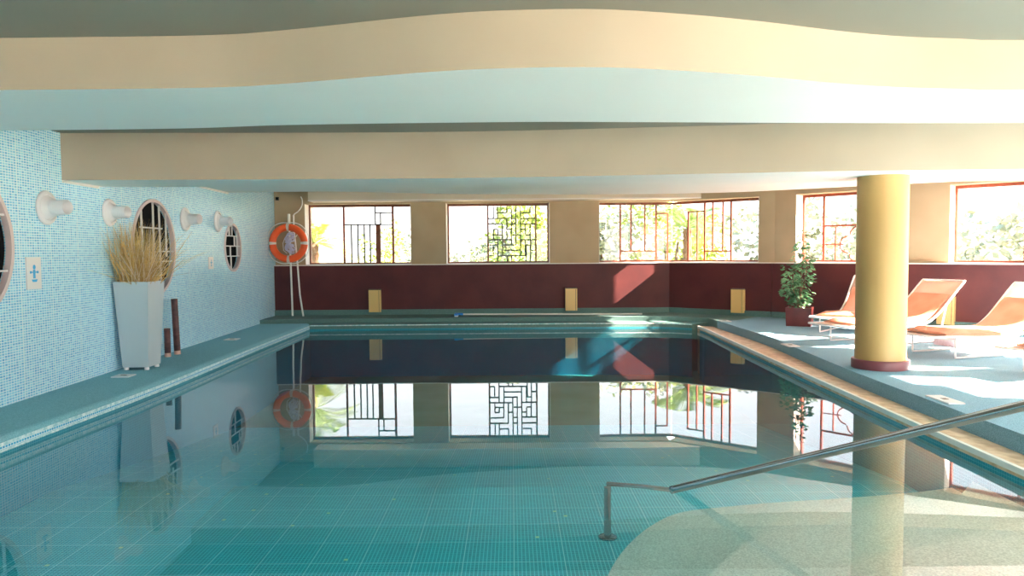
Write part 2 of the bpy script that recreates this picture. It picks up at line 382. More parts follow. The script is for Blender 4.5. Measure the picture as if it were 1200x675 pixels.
# ------------------------------------------------------------------ rectangular windows
FD = -.285
def bars_on(bm, A, B, ox, oy, sc, lst, dep=.035):
    """bars given by the photo's own positions, set into the plane of the frame"""
    A2, B2 = offs(A, B, FD); M_, L = segmat(A2, B2); Mi = M_.inverted()
    for t, c, a, b, w in lst:
        if t == 'v': q = [(ox+c/sc, oy+a/sc), (ox+c/sc, oy+b/sc)]
        else: q = [(ox+a/sc, oy+c/sc), (ox+b/sc, oy+c/sc)]
        p = [Mi @ UP(x, y, A2, B2) for x, y in q]
        w = w/sc/64*.5
        if t == 'v': nbox(bm, M_, p[0].x-w, p[0].x+w, -dep/2, dep/2, min(p[0].z, p[1].z), max(p[0].z, p[1].z))
        else: nbox(bm, M_, min(p[0].x, p[1].x), max(p[0].x, p[1].x), -dep/2*.9, dep/2*.9, p[0].z-w, p[0].z+w)
def window(i, parts, mats, lat=None, latm=None, thick=None):
    """parts: list of (A,B,s0,s1,leftframe,rightframe)"""
    bm = NB(); g = NB(); si = NB(); rv = NB()
    for A, B, s0, s1, lf, rf in parts:
        M_, L = segmat(A, B); w = .035
        y0, y1 = FD-.03, FD+.03
        nbox(bm, M_, s0, s1, y0, y1, SILL+.003, SILL+.04); nbox(bm, M_, s0, s1, y0, y1, TOP-.045, TOP-.003)
        if lf: nbox(bm, M_, s0+.002, s0+w, y0+.002, y1-.002, SILL+.04, TOP-.045)
        if rf: nbox(bm, M_, s1-w, s1-.002, y0+.002, y1-.002, SILL+.04, TOP-.045)
        nbox(g, M_, s0+.01, s1-.01, FD-.012, FD-.008, SILL+.03, TOP-.03)
        nbox(si, M_, s0+.002, s1-.002, FD+.03, .0, SILL, SILL+.012)
        if lf: nbox(rv, M_, s0, s0+.006, FD+.03, -.001, SILL+.012, TOP-.003)
        if rf: nbox(rv, M_, s1-.006, s1, FD+.03, -.001, SILL+.012, TOP-.003)
    root = struct(f'window_{i}', bm, mats)
    struct('pane', g, m_glasst, root); struct('window_sill', si, m_sill, root)
    if len(rv.verts): struct('window_reveal', rv, m_reveal, root)
    else: rv.free()
    for nm, mm, fn in (lat or []):
        b = NB(); fn(b); struct(nm, b, mm, root)
    return root
S6 = 6.14; S5 = 5.714; S3 = 3.871
def lat1(b): bars_on(b, *FAR, 340, 220, S6, [('v', 612, 140, 265, 9), ('h', 180, 612, 735, 9), ('h', 267, 385, 735, 9), ('v', 650, 180, 265, 9),
    ('v', 440, 267, 543, 9), ('v', 487, 267, 543, 9), ('v', 533, 267, 543, 9), ('v', 575, 267, 543, 9)])
def post1(b): bars_on(b, *FAR, 340, 220, S6, [('v', 633, 265, 545, 34)], .03)
def mul1(b): bars_on(b, *FAR, 340, 220, S6, [('v', 385, 132, 547, 13), ('v', 738, 132, 547, 15)], .045)
window(1, [(*FAR, *w1, 1, 1)], m_wood, [('window_lattice', m_black, lat1), ('window_post', m_wood, post1), ('window_mullion', m_woodred, mul1)])
g2 = '''v 418 135 220|v 448 135 222|v 515 135 180|h 180 448 515|h 222 385 515|v 548 135 300|v 580 135 260|v 613 135 335|h 180 620 682|v 682 135 180|h 222 548 580|h 222 613 722
h 260 385 482|v 515 222 375|v 482 260 375|h 260 548 580|v 580 260 415|v 548 300 415|h 300 515 548|v 613 335 450|h 340 555 613|h 262 613 722|v 648 262 335|h 340 648 682|v 682 262 375
h 300 613 648|h 300 418 450|h 340 418 482|v 418 300 375|v 450 300 340|h 375 385 548|v 450 375 412|h 412 385 450|v 485 375 490|h 412 485 580|h 450 485 613|h 490 450 650|v 550 490 535|v 520 490 535
v 418 420 490|h 490 385 418|v 450 412 535|h 375 613 722|v 648 375 490|v 613 375 490|v 655 412 535|h 412 655 685|v 685 375 535|h 450 685 722'''
def lat2(b):
    L = []
    for q in g2.replace('\n', '|').split('|'):
        t, a, c, d = q.split(); L.append((t, float(a), float(c), float(d), 9))
    bars_on(b, *FAR, 510, 220, S6, L)
def mul2(b): bars_on(b, *FAR, 510, 220, S6, [('v', 378, 125, 545, 12), ('v', 722, 125, 545, 12)], .045)
window(2, [(*FAR, *w2, 1, 1)], m_wood, [('window_lattice', m_black, lat2), ('window_mullion', m_wood, mul2)])
l3 = [('v', 210, 106, 492, 11), ('v', 282, 110, 425, 9), ('v', 375, 110, 425, 9), ('v', 450, 106, 490, 11), ('h', 425, 210, 450, 9), ('h', 488, 205, 530, 9), ('h', 108, 205, 455, 10),
      ('h', 172, 455, 532, 9), ('v', 528, 172, 490, 9)]
r3 = [('v', 668, 160, 490, 10), ('h', 162, 668, 778, 9), ('v', 728, 165, 488, 8), ('v', 778, 92, 490, 11), ('h', 96, 778, 960, 10), ('v', 832, 95, 425, 9), ('v', 900, 92, 425, 9), ('v', 955, 90, 492, 11),
      ('h', 425, 780, 952, 9), ('h', 490, 668, 955, 9)]
def lat3(b): bars_on(b, *FAR, 690, 220, S5, l3)
def lat3b(b): bars_on(b, *DG1, 690, 220, S5, r3)
window(3, [(*FAR, w3a[0], w3a[1]+.1, 1, 0), (*DG1, -.1, w3b[1], 0, 1)], m_wood, [('window_lattice', m_woodred, lat3), ('window_lattice', m_woodred, lat3b)])
def lat4(b):
    bars_on(b, *DG2, 890, 190, S3, [('v', 295, 145, 458, 8), ('h', 290, 295, 605, 7), ('v', 347, 295, 452, 4), ('h', 373, 300, 382, 4), ('v', 605, 145, 458, 8), ('v', 552, 295, 452, 4), ('h', 373, 518, 600, 4)])
    A2, B2 = offs(*DG2, FD); M_, L = segmat(A2, B2); Mi = M_.inverted()
    c = Mi @ UP(890+450/S3, 190+373/S3, A2, B2); R_ = .155; d = .155
    for q in range(4):
        a0 = q*PI/2; pts = []
        cx, cz = c.x+d*math.cos(a0), c.z+d*math.sin(a0)
        for k in range(17):
            a = a0-PI*.5+PI*k/16; pts.append(M_ @ Vector((cx+R_*.86*math.cos(a)*1.0, 0, cz+R_*.86*math.sin(a))))
        tube(b, pts, .012, 8)
window(4, [(*DG2, *w4, 1, 1)], m_woodred, [('window_lattice', m_woodred, lat4)])
def lat5(b): bars_on(b, *DG2, 890, 190, S3, [('v', 1214, 92, 462, 8)])
window(5, [(*DG2, *w5, 1, 1)], m_woodred, [('window_mullion', m_woodred, lat5)])
def unseen_window(i, A, B, opens, sill, zt):
    M_, L = segmat(A, B)
    for a, b in opens:
        bm = NB(); w = .04
        nbox(bm, M_, a, b, -.2, -.14, sill, sill+w); nbox(bm, M_, a, b, -.2, -.14, zt-w, zt)
        nbox(bm, M_, a, a+w, -.198, -.142, sill+w, zt-w); nbox(bm, M_, b-w, b, -.198, -.142, sill+w, zt-w)
        r = struct(f'window_{i}', bm, m_woodred); i += 1
        g = NB(); nbox(g, M_, a+.01, b-.01, -.172, -.168, sill+.01, zt-.01); struct('pane', g, m_glass, r)
    return i
nx = unseen_window(9, P4, P5, RO_, DZ+.12, 2.36)
unseen_window(nx, P5, P6, [(.7, 3.3), (3.7, 6.7)], DZ+.1, 2.3)

# dado panelling with its white capping
def dado(i, A, B, a, b, th=.1):
    M_, L = segmat(A, B); bm = NB(); nbox(bm, M_, a, b, 0, th, DZ+.09, SILL-.01)
    r = struct(f'trim_{i}', bm, m_dado)
    c = NB(); nbox(c, M_, a, b, -.002, th+.015, SILL-.01, SILL+.006); struct('trim_capping', c, m_sill, r)
LF = (P1-P0).length
dado(1, *FAR, 0.0, LF-.03); dado(2, *DG1, .03, (P2-P1).length-.01); dado(3, *DG2, .01, (P3-P2).length-.0)
def skirt(name, A, B, a, b):
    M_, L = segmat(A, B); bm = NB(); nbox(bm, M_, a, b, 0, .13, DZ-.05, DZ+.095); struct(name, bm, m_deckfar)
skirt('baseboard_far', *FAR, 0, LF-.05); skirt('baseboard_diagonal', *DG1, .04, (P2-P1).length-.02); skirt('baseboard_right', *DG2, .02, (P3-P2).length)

# ------------------------------------------------------------------ ceiling, bulkheads
bm = NB(); prism(bm, [(-4.6, -3.8), (7.6, -3.8), (7.6, 9.9), (7.1, 10.3), (-4.6, 10.3)], CZ, CZ+.4); struct('ceiling', bm, m_ceil)
bm = NB(); prism(bm, [(-4.6, 10.3), (7.1, 10.3), (4.6, 12.6), (3.1, 13.7), (-4.6, 13.7)], CZ2, CZ2+.24); struct('ceiling_far', bm, m_ceil)
def bulk(name, fr, bk, z0, z1=CZ):
    a = catmull(fr); b = catmull(bk)
    bm = NB(); s = NB(); n = 90
    def samp(c, x):
        for p, q in zip(c, c[1:]):
            if p.x <= x <= q.x: return p.y+(q.y-p.y)*(x-p.x)/max(q.x-p.x, 1e-6)
        return c[-1].y if x > c[-1].x else c[0].y
    x0, x1 = min(a[0].x, b[0].x), min(a[-1].x, b[-1].x)
    A = []
    for i in range(n+1):
        x = x0+(x1-x0)*i/n; A.append((x, samp(a, x), samp(b, x)))
    def strip(m, f):
        vs = [[m.verts.new(p) for p in f(q)] for q in A]
        for p, q in zip(vs, vs[1:]): m.faces.new((p[0], q[0], q[1], p[1]))
    strip(bm, lambda q: ((q[0], q[1], z0), (q[0], q[1], z1+.02)))
    strip(bm, lambda q: ((q[0], q[2], z0), (q[0], q[2], z1+.02)))
    strip(bm, lambda q: ((q[0], q[1], z1+.02), (q[0], q[2], z1+.02)))
    strip(s, lambda q: ((q[0], q[1], z0), (q[0], q[2], z0)))
    r = struct(name, bm, m_paint, smooth=False)
    struct('soffit', s, m_soffit, r)
    for o in (r,):
        for p in o.data.polygons: p.use_smooth = True
        o.data.set_sharp_from_angle(angle=math.radians(35))
    return r
bulk('ceiling_bulkhead_near', [(-4.1, 3.73), (-2.5, 3.73), (-1.5, 3.71), (-1.04, 3.62), (-.6, 3.49), (-.29, 3.41), (0, 3.37), (.4, 3.365), (.8, 3.44), (1.24, 3.57), (1.62, 3.71), (2, 3.82), (2.4, 3.88), (2.75, 3.91), (7.3, 4.0)],
     [(-4.1, 4.92), (-2.3, 4.9), (-1.4, 4.79), (0, 4.75), (.84, 4.79), (2, 4.87), (3.45, 4.93), (7.3, 5.0)], 2.14)
bulk('ceiling_bulkhead_middle', [(-4.2, 6.58), (-1.55, 6.69), (0, 6.66), (1.9, 6.46), (2.65, 6.37), (4.4, 6.30), (7.3, 6.2)],
     [(-4.2, 7.22), (-3.27, 7.34), (0, 7.34), (7.3, 7.4)], 1.98)
bulk('ceiling_bulkhead_far', [(-4.25, 9.2), (0, 9.23), (1.8, 9.47), (3.4, 9.62), (4.6, 9.6), (7.1, 9.3)],
     [(-4.25, 10.93), (-2.67, 10.86), (-1.5, 11.29), (-.57, 11.54), (1.5, 11.8), (3.4, 11.62), (4.6, 10.95), (5.8, 10.2), (7.1, 9.4)], 2.22, CZ2)
bm = NB(); box(bm, (-3.6, 12.95, 2.23), (3.36, 13.36, CZ2+.02)); r = struct('trim_5', bm, m_pel)
bm = NB(); box(bm, (-3.6, 12.938, 2.228), (3.36, 12.95, 2.25)); struct('trim_capping', bm, m_sill, r)
# white strips where the bulkheads meet the tiled wall
for k, (ya, yb, z) in enumerate([(6.6, 7.2, 1.98), (9.22, 10.9, 2.22)]):
    bm = NB(); s0 = (ya+3.5); s1 = (yb+3.5); nbox(bm, LM, s0, s1, .0, .02, z-.022, z-.001); struct(f'trim_{6+k}', bm, m_sill)

# ------------------------------------------------------------------ pool and decks
ledge_edge = catmull([(-3.30, -3.5), (-3.34, 2.5), (-3.345, 4.69), (-3.31, 6.36), (-3.335, 7.84), (-3.39, 9.65), (-3.44, 12.3)], 5)
gut_in = catmull([(2.80, -3.5), (2.82, 2.5), (2.83, 4.4), (2.87, 6.08), (2.93, 8.3), (2.985, 10), (3.03, 11.75), (2.8, 12.3)][::1], 5)
gut_out = catmull([(3.02, -3.5), (3.04, 2.5), (3.07, 4.4), (3.13, 6.6), (3.25, 8.3), (3.32, 9.6), (3.28, 11.6)], 5)
X0 = -4.3
# left ledge (moulded, lip overhangs) as lofted profile
def loft(bm, path, prof, nrm):
    """prof list of (offset along nrm(+x), z)"""
    vs = [[bm.verts.new((p.x+o, p.y, z)) for o, z in prof] for p in path]
    for a, b in zip(vs, vs[1:]):
        for i in range(len(prof)-1): bm.faces.new((a[i], b[i], b[i+1], a[i+1]))
    for e in (vs[0], vs[-1]):
        if len(e) > 2: bm.faces.new(e)
bm = NB()
vs = []
for p in ledge_edge:
    wx = -3.61-(p.y+3.5)*.04273-.005
    vs.append([bm.verts.new(q) for q in ((wx, p.y, LZ-.6), (wx, p.y, LZ), (p.x-.05, p.y, LZ), (p.x-.012, p.y, LZ-.008), (p.x, p.y, LZ-.028), (p.x, p.y, LZ-.062), (p.x-.01, p.y, LZ-.6))])
for a, b in zip(vs, vs[1:]):
    for i in range(7): bm.faces.new((a[i], b[i], b[(i+1) % 7], a[(i+1) % 7]))
bm.faces.new(vs[0]); bm.faces.new(vs[-1])
led = struct('floor_ledge', bm, m_ledge, auto=50)
for nm, mm, za, zb, o in (('ledge_joint', m_lime, .060, .082, .003), ('ledge_tile_row', m_liptile, .036, .060, .0025), ('ledge_waterline', m_lime, .016, .034, .002)):
    bm = NB(); loft(bm, ledge_edge, [(o, zb), (o, za)], 1); struct(nm, bm, mm, led)
# far deck
fe = [(-3.44, 12.32), (0, 12.34), (1.6, 12.32), (2.5, 12.26), (2.98, 12.02)]
bm = NB()
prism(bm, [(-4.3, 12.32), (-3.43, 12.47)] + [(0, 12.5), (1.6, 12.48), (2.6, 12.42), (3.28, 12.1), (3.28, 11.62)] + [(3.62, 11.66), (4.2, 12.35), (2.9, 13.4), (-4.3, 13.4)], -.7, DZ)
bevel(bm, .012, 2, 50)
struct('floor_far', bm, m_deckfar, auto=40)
bm = NB(); P_ = catmull(fe, 6)
top = [(-3.43, 12.47), (0, 12.5), (1.6, 12.48), (2.6, 12.42), (3.28, 12.1)]; T_ = catmull(top, 6)
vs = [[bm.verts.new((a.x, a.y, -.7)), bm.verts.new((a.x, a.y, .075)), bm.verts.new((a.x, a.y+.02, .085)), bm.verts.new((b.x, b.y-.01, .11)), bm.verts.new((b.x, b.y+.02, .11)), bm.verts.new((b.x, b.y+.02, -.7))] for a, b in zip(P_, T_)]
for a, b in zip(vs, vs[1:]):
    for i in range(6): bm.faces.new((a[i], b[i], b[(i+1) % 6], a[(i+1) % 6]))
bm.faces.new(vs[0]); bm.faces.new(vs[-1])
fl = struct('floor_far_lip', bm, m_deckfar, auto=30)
bm = NB(); 
vs = [[bm.verts.new((a.x, a.y-.003, .088)), bm.verts.new((a.x, a.y-.003, .070))] for a in P_]
for a, b in zip(vs, vs[1:]): bm.faces.new((a[0], b[0], b[1], a[1]))
struct('lip_joint', bm, m_lime, fl)
# right deck
out = [(p.x, p.y) for p in gut_out]
bm = NB(); prism(bm, out + [(3.62, 11.66), (4.2, 12.33), (4.42, 12.2), (7.05, 9.6), (7.35, 9.2), (7.35, -3.6), (3.02, -3.6)], -.7, DZ)
bevel(bm, .02, 3, 50)
struct('floor', bm, m_deck, auto=40)
# overflow gutter tray
bm = NB(); n = 60
def at(c, t):
    i = t*(len(c)-1); k = min(int(i), len(c)-2); return c[k].lerp(c[k+1], i-k)
gi = gut_in[:-5]
def sampy(c, y):
    for p, q in zip(c, c[1:]):
        if p.y <= y <= q.y: return p.x+(q.x-p.x)*(y-p.y)/max(q.y-p.y, 1e-6)
    return c[-1].x
vs = []; rim = NB(); rv = []
for i in range(n+1):
    y = -3.5+(11.85+3.5)*i/n; a = sampy(gut_in, y) if y < 11.7 else 3.03; b = sampy(gut_out, min(y, 11.6))
    vs.append([bm.verts.new(q) for q in ((a, y, -.7), (a, y, GZ), (a+.03, y, GZ+.002), (b+.01, y, GZ-.012), (b+.01, y, -.7))])
    rv.append([rim.verts.new(q) for q in ((a-.006, y, GZ-.03), (a-.006, y, GZ+.006), (a+.022, y, GZ+.006), (a+.022, y, GZ-.002))])
for a, b in zip(vs, vs[1:]):
    for j in range(5): bm.faces.new((a[j], b[j], b[(j+1) % 5], a[(j+1) % 5]))
bm.faces.new(vs[0]); bm.faces.new(vs[-1])
for a, b in zip(rv, rv[1:]):
    for j in range(3): rim.faces.new((a[j], b[j], b[j+1], a[j+1]))
gt = struct('floor_gutter', bm, m_gutter); struct('gutter_rim', rim, m_grate, gt)

# basin
def floorz(x, y):
    if y < 5.2: return -.40
    if y > 10.5: return -1.0
    t = (y-5.2)/5.3; return -.40-.60*t
outline = [(p.x-.02, p.y) for p in ledge_edge] + [(p.x, p.y+.02) for p in P_] + [(p.x+.05, p.y) for p in reversed(gi)]
bm = NB(); ys = [-3.5, 0, 2, 4, 5.2, 6.5, 8, 9.3, 10.5, 12.4]
g = [[bm.verts.new((x, y, floorz(x, y))) for x in (-3.5, 0, 3.4)] for y in ys]
for a, b in zip(g, g[1:]):
    for i in range(2): bm.faces.new((a[i], a[i+1], b[i+1], b[i]))
struct('floor_pool', bm, m_floormos)
def skin(name, path, m, off):
    bm = NB(); vs = [[bm.verts.new((p[0]+off[0], p[1]+off[1], -1.1)), bm.verts.new((p[0]+off[0], p[1]+off[1], .02))] for p in path]
    for a, b in zip(vs, vs[1:]): bm.faces.new((a[0], b[0], b[1], a[1]))
    struct(name, bm, m)
skin('wall_pool_left', ledge_edge, m_wallpool, (.002, 0)); skin('wall_pool_far', P_, m_wallpoolx, (0, -.002))
skin('wall_pool_right', [(sampy(gut_in, y) if y < 11.7 else 3.03, y) for y in [-3.5+(15.2)*i/50 for i in range(51)]], m_wallpool, (-.004, 0))
# curved entry steps
def step(name, px, z, zb, tail):
    pts = [UZ(x, y, z) for x, y in px]; c = catmull([(p.x, p.y) for p in pts], 5)
    poly = [(p.x, p.y) for p in c] + tail
    bm = NB(); prism(bm, poly, zb, z); bevel(bm, .012, 2, 60)
    struct(name, bm, m_step, auto=40)
step('floor_step', [(640, 900), (680, 760), (712, 675), (735, 640), (765, 615), (800, 600), (860, 593), (920, 588), (1000, 583), (1080, 576), (1125, 570)], -.24, -.45, [(3.0, 5.4), (3.0, -3.4), (.6, -3.4)])
step('floor_step', [(700, 900), (790, 720), (830, 675), (870, 640), (905, 615), (950, 600), (1020, 592), (1120, 586)], -.13, -.238, [(3.0, 4.6), (3.0, -3.4), (1.0, -3.4)])
step('floor_step', [(900, 820), (960, 700), (1000, 663), (1060, 643), (1110, 636), (1160, 622), (1210, 609)], -.05, -.128, [(3.0, 3.7), (3.0, -3.4), (1.4, -3.4)])
# water: closed body so that it tints what lies below
wo = [(p.x+.001, p.y) for p in ledge_edge[1:-1]] + [(p.x, p.y-.004) for p in P_[1:]] + [(sampy(gut_in, y)-.006, y) for y in [11.7-15*i/60 for i in range(61)]]
bm = NB()
a = [bm.verts.new((x, y, 0)) for x, y in wo]; f = bm.faces.new(a)
ex = bmesh.ops.extrude_face_region(bm, geom=[f]); 
for v in [v for v in ex['geom'] if isinstance(v, bmesh.types.BMVert)]: v.co.z = -1.25
wt = obj('pool_water', bm, m_water)
tag(wt, 'calm turquoise water filling the indoor pool', 'water', kind='stuff')

# ------------------------------------------------------------------ column
t = thing('column', 'round golden column with maroon base ring, standing on the right deck', 'column', (3.485, 6.86, DZ))
bm = NB(); lathe(bm, [(.0, .0), (.222, .0), (.222, 1.82), (0, 1.82)], 72); obj('shaft', bm, m_col, t, auto=40)
bm = NB(); lathe(bm, [(.223, .0), (.25, .0), (.252, .07), (.247, .085), (.223, .088)], 72); obj('base_ring', bm, m_colb, t, auto=40)

# ------------------------------------------------------------------ low wall lamps
def sconce(x, y, rz, label):
    t = thing('wall_lamp', label, 'lamp', (x, y, .235), rz, 'box lamps along the maroon panel')
    bm = NB(); box(bm, (-.105, -.10, 0), (.075, -.012, .40)); bevel(bm, .004, 1); obj('lamp_face', bm, m_gold, t)
    bm = NB(); box(bm, (.084, -.095, .0), (.108, 0, .395)); bevel(bm, .003, 1); obj('lamp_side', bm, m_gold, t)
    bm = NB(); box(bm, (-.11, -.012, -.005), (.074, 0, .41)); box(bm, (-.11, -.10, .4005), (.108, -.001, .415)); box(bm, (.0755, -.085, .004), (.0835, -.001, .39)); obj('back_plate', bm, m_golds, t)
    return t
def dadop(A, B, px): # point on dado face
    A2, B2 = offs(A, B, .1); p = UP(px, 350, A2, B2); d = Vector(B)-Vector(A); return p.x, p.y, math.atan2(d.y, d.x)
for px, seg, lab in ((440, FAR, 'golden box lamp on the maroon panel nearest the orange lifebuoy'), (669, FAR, 'golden box lamp on the far maroon panel just right of the middle latticed window'),
                     (866, DG1, 'golden box lamp on the maroon panel left of the potted fig'), (1110, DG2, 'golden box lamp on the maroon panel behind a reclined lounger back')):
    x, y, a = dadop(*seg, px); sconce(x, y, a, lab)

# ------------------------------------------------------------------ left wall fittings
def onwall(s_y, z): return LM @ Vector(((s_y+3.5), 0, z))
def nozzle(px, py, r, label, yaw):
    p = UP(px, py, *LW)
    t = thing('air_nozzle', label, 'air vent', p+Vector((.004, 0, 0)), math.radians(2.44), 'white air nozzles on the tiled wall')
    Rm = Matrix.Rotation(PI/2, 4, 'Y')
    bm = NB(); lathe(bm, [(r*.70, .002), (r, .002), (r, .012), (r*.93, .026), (r*.80, .028), (r*.74, .016)], 48, Rm); obj('flange', bm, m_white, t, auto=50)
    bm = NB(); lathe(bm, [(r*.76, .012), (r*.66, .03), (r*.50, .075), (r*.44, .10)], 48, Rm); obj('cone', bm, m_white, t, smooth=True)
    Rt = Matrix.Rotation(yaw, 4, 'Z') @ Rm
    bm = NB(); lathe(bm, [(r*.43, .05), (r*.43, .215), (r*.40, .222), (r*.36, .215), (r*.34, .10), (0, .10)], 40, Rt); obj('spout', bm, m_white, t, auto=50)
    return t
nozzle(53, 243.5, .148, 'white round air nozzle nearest the camera, above the sign with the blue figure', -.25)
nozzle(127, 249, .138, 'white round air nozzle above and left of the tall planter', -.25)
nozzle(216, 257, .150, 'white round air nozzle just right of the large round latticed window', -.3)
nozzle(254.5, 259.5, .150, 'white round air nozzle touching the outline of the small round window', -.35)
def wsign(y, z, w, h, label):
    t = thing('wall_sign', label, 'sign', onwall(y, z), math.atan2(LM[1][0], LM[0][0]))
    # local x along wall (away), local -y into the room after rotation
    bm = NB(); box(bm, (-w/2, -.010, -h/2), (w/2, -.0005, h/2)); bevel(bm, .003, 1); obj('plate', bm, m_white, t)
    bm = NB(); u = h/10
    def disc(cx, cz, r, n=20):
        vs = [bm.verts.new((cx+r*math.cos(2*PI*k/n), -.0125, cz+r*math.sin(2*PI*k/n))) for k in range(n)]; bm.faces.new(vs)
    disc(0, 1.9*u, .75*u)
    box(bm, (-.55*u, -.0125, -1.6*u), (.55*u, -.0105, 1.1*u)); box(bm, (-2.0*u, -.0125, .15*u), (2.0*u, -.0105, .5*u))
    for s in (-1, 1): box(bm, (s*1.75*u-.4*u, -.0125, -.05*u), (s*1.75*u+.4*u, -.0105, .7*u))
    prism2 = [(-1.6*u, -1.9*u), (1.6*u, -1.9*u), (1.0*u, -2.7*u), (-1.0*u, -2.7*u)]
    vs = [bm.verts.new((a, -.0125, b)) for a, b in prism2]; bm.faces.new(vs)
    obj('figure_symbol', bm, m_signb, t)
# the symbols face the room: local -y must be the room side
def fix(t): return t
wsign(6.12, 1.155, .20, .27, 'white rectangular sign with a blue figure on the tiled wall, left of the tall planter')
wsign(10.15, 1.185, .17, .17, 'small white plate on the tiled wall just left of the small round window')

# tall planter
def planter():
    t = thing('tall_planter', 'tall tapered grey white planter of dry ornamental grass on the left ledge', 'planter', (-3.872, 7.555, LZ), 0)
    h = .905; w0, w1_ = .132, .178
    def ring(bm, w, z, wy=None): return [bm.verts.new((sx*w, sy*(w if wy is None else wy), z)) for sx, sy in ((-1, -1), (1, -1), (1, 1), (-1, 1))]
    bm = NB()
    r = [ring(bm, w0, .03), ring(bm, w1_, .03+h*.97), ring(bm, w1_-.018, .03+h*.97), ring(bm, w1_-.03, .03+h*.86)]
    bm.faces.new(r[0][::-1])
    for a, b in zip(r, r[1:]):
        for i in range(4): bm.faces.new((a[i], a[(i+1) % 4], b[(i+1) % 4], b[i]))
    bm.faces.new(r[-1]); bevel(bm, .006, 2); obj('pot', bm, m_pot, t)
    for sx, sy in ((-1, -1), (1, -1), (1, 1), (-1, 1)):
        bm = NB(); lathe(bm, [(0, 0), (.022, 0), (.024, .012), (.02, .031), (0, .031)], 16, Matrix.Translation((sx*.105, sy*.105, 0))); obj('foot', bm, m_white, t)
    bm = NB(); vs = ring(bm, w1_-.034, .03+h*.90); bm.faces.new(vs); obj('soil', bm, m_soil, t)
    z0 = .03+h*.90; bm = NB(); pk = NB()
    rnd = random.Random(3)
    for i in range(900):
        a = rnd.uniform(0, 2*PI); lean = abs(rnd.gauss(0, .40)); ln = rnd.uniform(.36, .72)*(1.05 if lean < .5 else .95)
        bx, by = rnd.uniform(-.125, .125), rnd.uniform(-.125, .125)
        d = Vector((math.cos(a)*math.sin(lean), math.sin(a)*math.sin(lean), math.cos(lean)))
        p = Vector((bx+math.cos(a)*.03, by+math.sin(a)*.03, z0)); b = pk if (i % 5 == 0) else bm
        w = rnd.uniform(.002, .004); side = d.cross(Vector((rnd.uniform(-1, 1), rnd.uniform(-1, 1), .2))).normalized()
        prev = None; sag = rnd.uniform(.0, .30)
        for k in range(6):
            s = k/5; q = p + d*ln*s + Vector((math.cos(a), math.sin(a), -.9))*sag*s*s*ln*.5
            # keep blades on the room side of the tiles
            q.x = max(q.x, -.175)
            ww = w*(1-s*.8); c = [b.verts.new(q-side*ww), b.verts.new(q+side*ww)]
            if prev: b.faces.new((prev[0], prev[1], c[1], c[0]))
            prev = c
    obj('dry_grass', bm, m_grass, t); obj('grass_plumes', pk, m_pink, t)
planter()

# bamboo lengths leaning behind the planter
def bamboo(x, y, h, r, label, tilt):
    t = thing('bamboo_pole', label, 'bamboo pole', (x, y, LZ), 0, 'dark bamboo poles behind the planter')
    bm = NB(); prof = [(0, .02), (r, .02)]; n = max(2, int(h/.2))
    for k in range(1, n+1):
        z = .02+(h-.02)*k/n; prof += [(r, z-.012), (r*1.07, z-.006), (r, z)]
    prof += [(r*.7, h), (0, h-.02)]
    lathe(bm, prof, 24, Matrix.Rotation(tilt, 4, 'Y') if tilt else None); obj('shaft', bm, m_tubew, t, auto=45)
    bm = NB(); lathe(bm, [(0, 0), (r*1.02, 0), (r*1.05, .02), (r*1.01, .045), (0, .045)], 24, Matrix.Rotation(tilt, 4, 'Y') if tilt else None); obj('cut_end', bm, m_cut, t, auto=45)
bamboo(-3.98, 8.60, .66, .036, 'tall dark bamboo pole standing behind the tall planter', -.03)
bamboo(-4.0, 8.40, .33, .034, 'short dark bamboo length standing behind the tall planter', 0)

# ------------------------------------------------------------------ lifebuoy corner
def lifebuoy():
    c = UP(338, 285, (-4.3, 12.96), (3, 12.96))
    R_, r_ = .283, .062
    t = thing('lifebuoy', 'orange lifebuoy with four pale bands hanging in the far left corner', 'lifebuoy', (c.x, 12.96, c.z))
    def arc(bm, a0, a1, rr, n=14, m=20):
        rings = []
        for i in range(n+1):
            a = a0+(a1-a0)*i/n; rings.append([bm.verts.new(((R_+rr*math.cos(b))*math.cos(a), rr*math.sin(b)*.8, (R_+rr*math.cos(b))*math.sin(a))) for b in [2*PI*k/m for k in range(m)]])
        for A_, B_ in zip(rings, rings[1:]):
            for k in range(m): bm.faces.new((A_[k], A_[(k+1) % m], B_[(k+1) % m], B_[k]))
    bm = NB(); arc(bm, 0, 2*PI, r_, 72); bmesh.ops.remove_doubles(bm, verts=bm.verts, dist=1e-5); obj('ring', bm, m_orange, t, smooth=True)
    for q in range(4):
        bm = NB(); arc(bm, q*PI/2-.085, q*PI/2+.085, r_+.004, 4); obj('band', bm, m_band, t, smooth=True)
    bm = NB(); pts = []
    for k in range(97):
        a = 2*PI*k/96; bulge = .035*abs(math.sin(2*a)); pts.append(((R_+r_+.012+bulge)*math.cos(a), -.01, (R_+r_+.012+bulge)*math.sin(a)))
    tube(bm, pts[:-1], .008, 8, closed=True); obj('grab_line', bm, m_rope, t, smooth=True)
    # coil of rope hung in the middle
    r2 = thing('rope_coil', 'bundled pale lilac rope hanging inside the orange lifebuoy', 'rope', (c.x+.01, 13.03, c.z+.20))
    bm = NB(); rnd = random.Random(5); pts = []
    for k in range(420):
        a = k*.33; u = k/420
        pts.append((.075*math.cos(a)*(.75+.35*math.sin(a*.37)), -.02+.035*math.sin(a*1.3), -.20-.19*math.sin(a*.5+1.0)*(.6+.4*math.sin(k*.071))))
    tube(bm, pts, .0085, 6); obj('coil', bm, m_lilac, r2, smooth=True)
    bm = NB(); tube(bm, [(-.09, 0, -.10), (-.13, 0, -.2), (-.12, 0, -.33), (-.06, 0, -.38)], .008, 6); tube(bm, [(.08, 0, -.12), (.12, 0, -.06), (.16, 0, -.01)], .008, 6); obj('loose_end', bm, m_rope, r2, smooth=True)
lifebuoy()
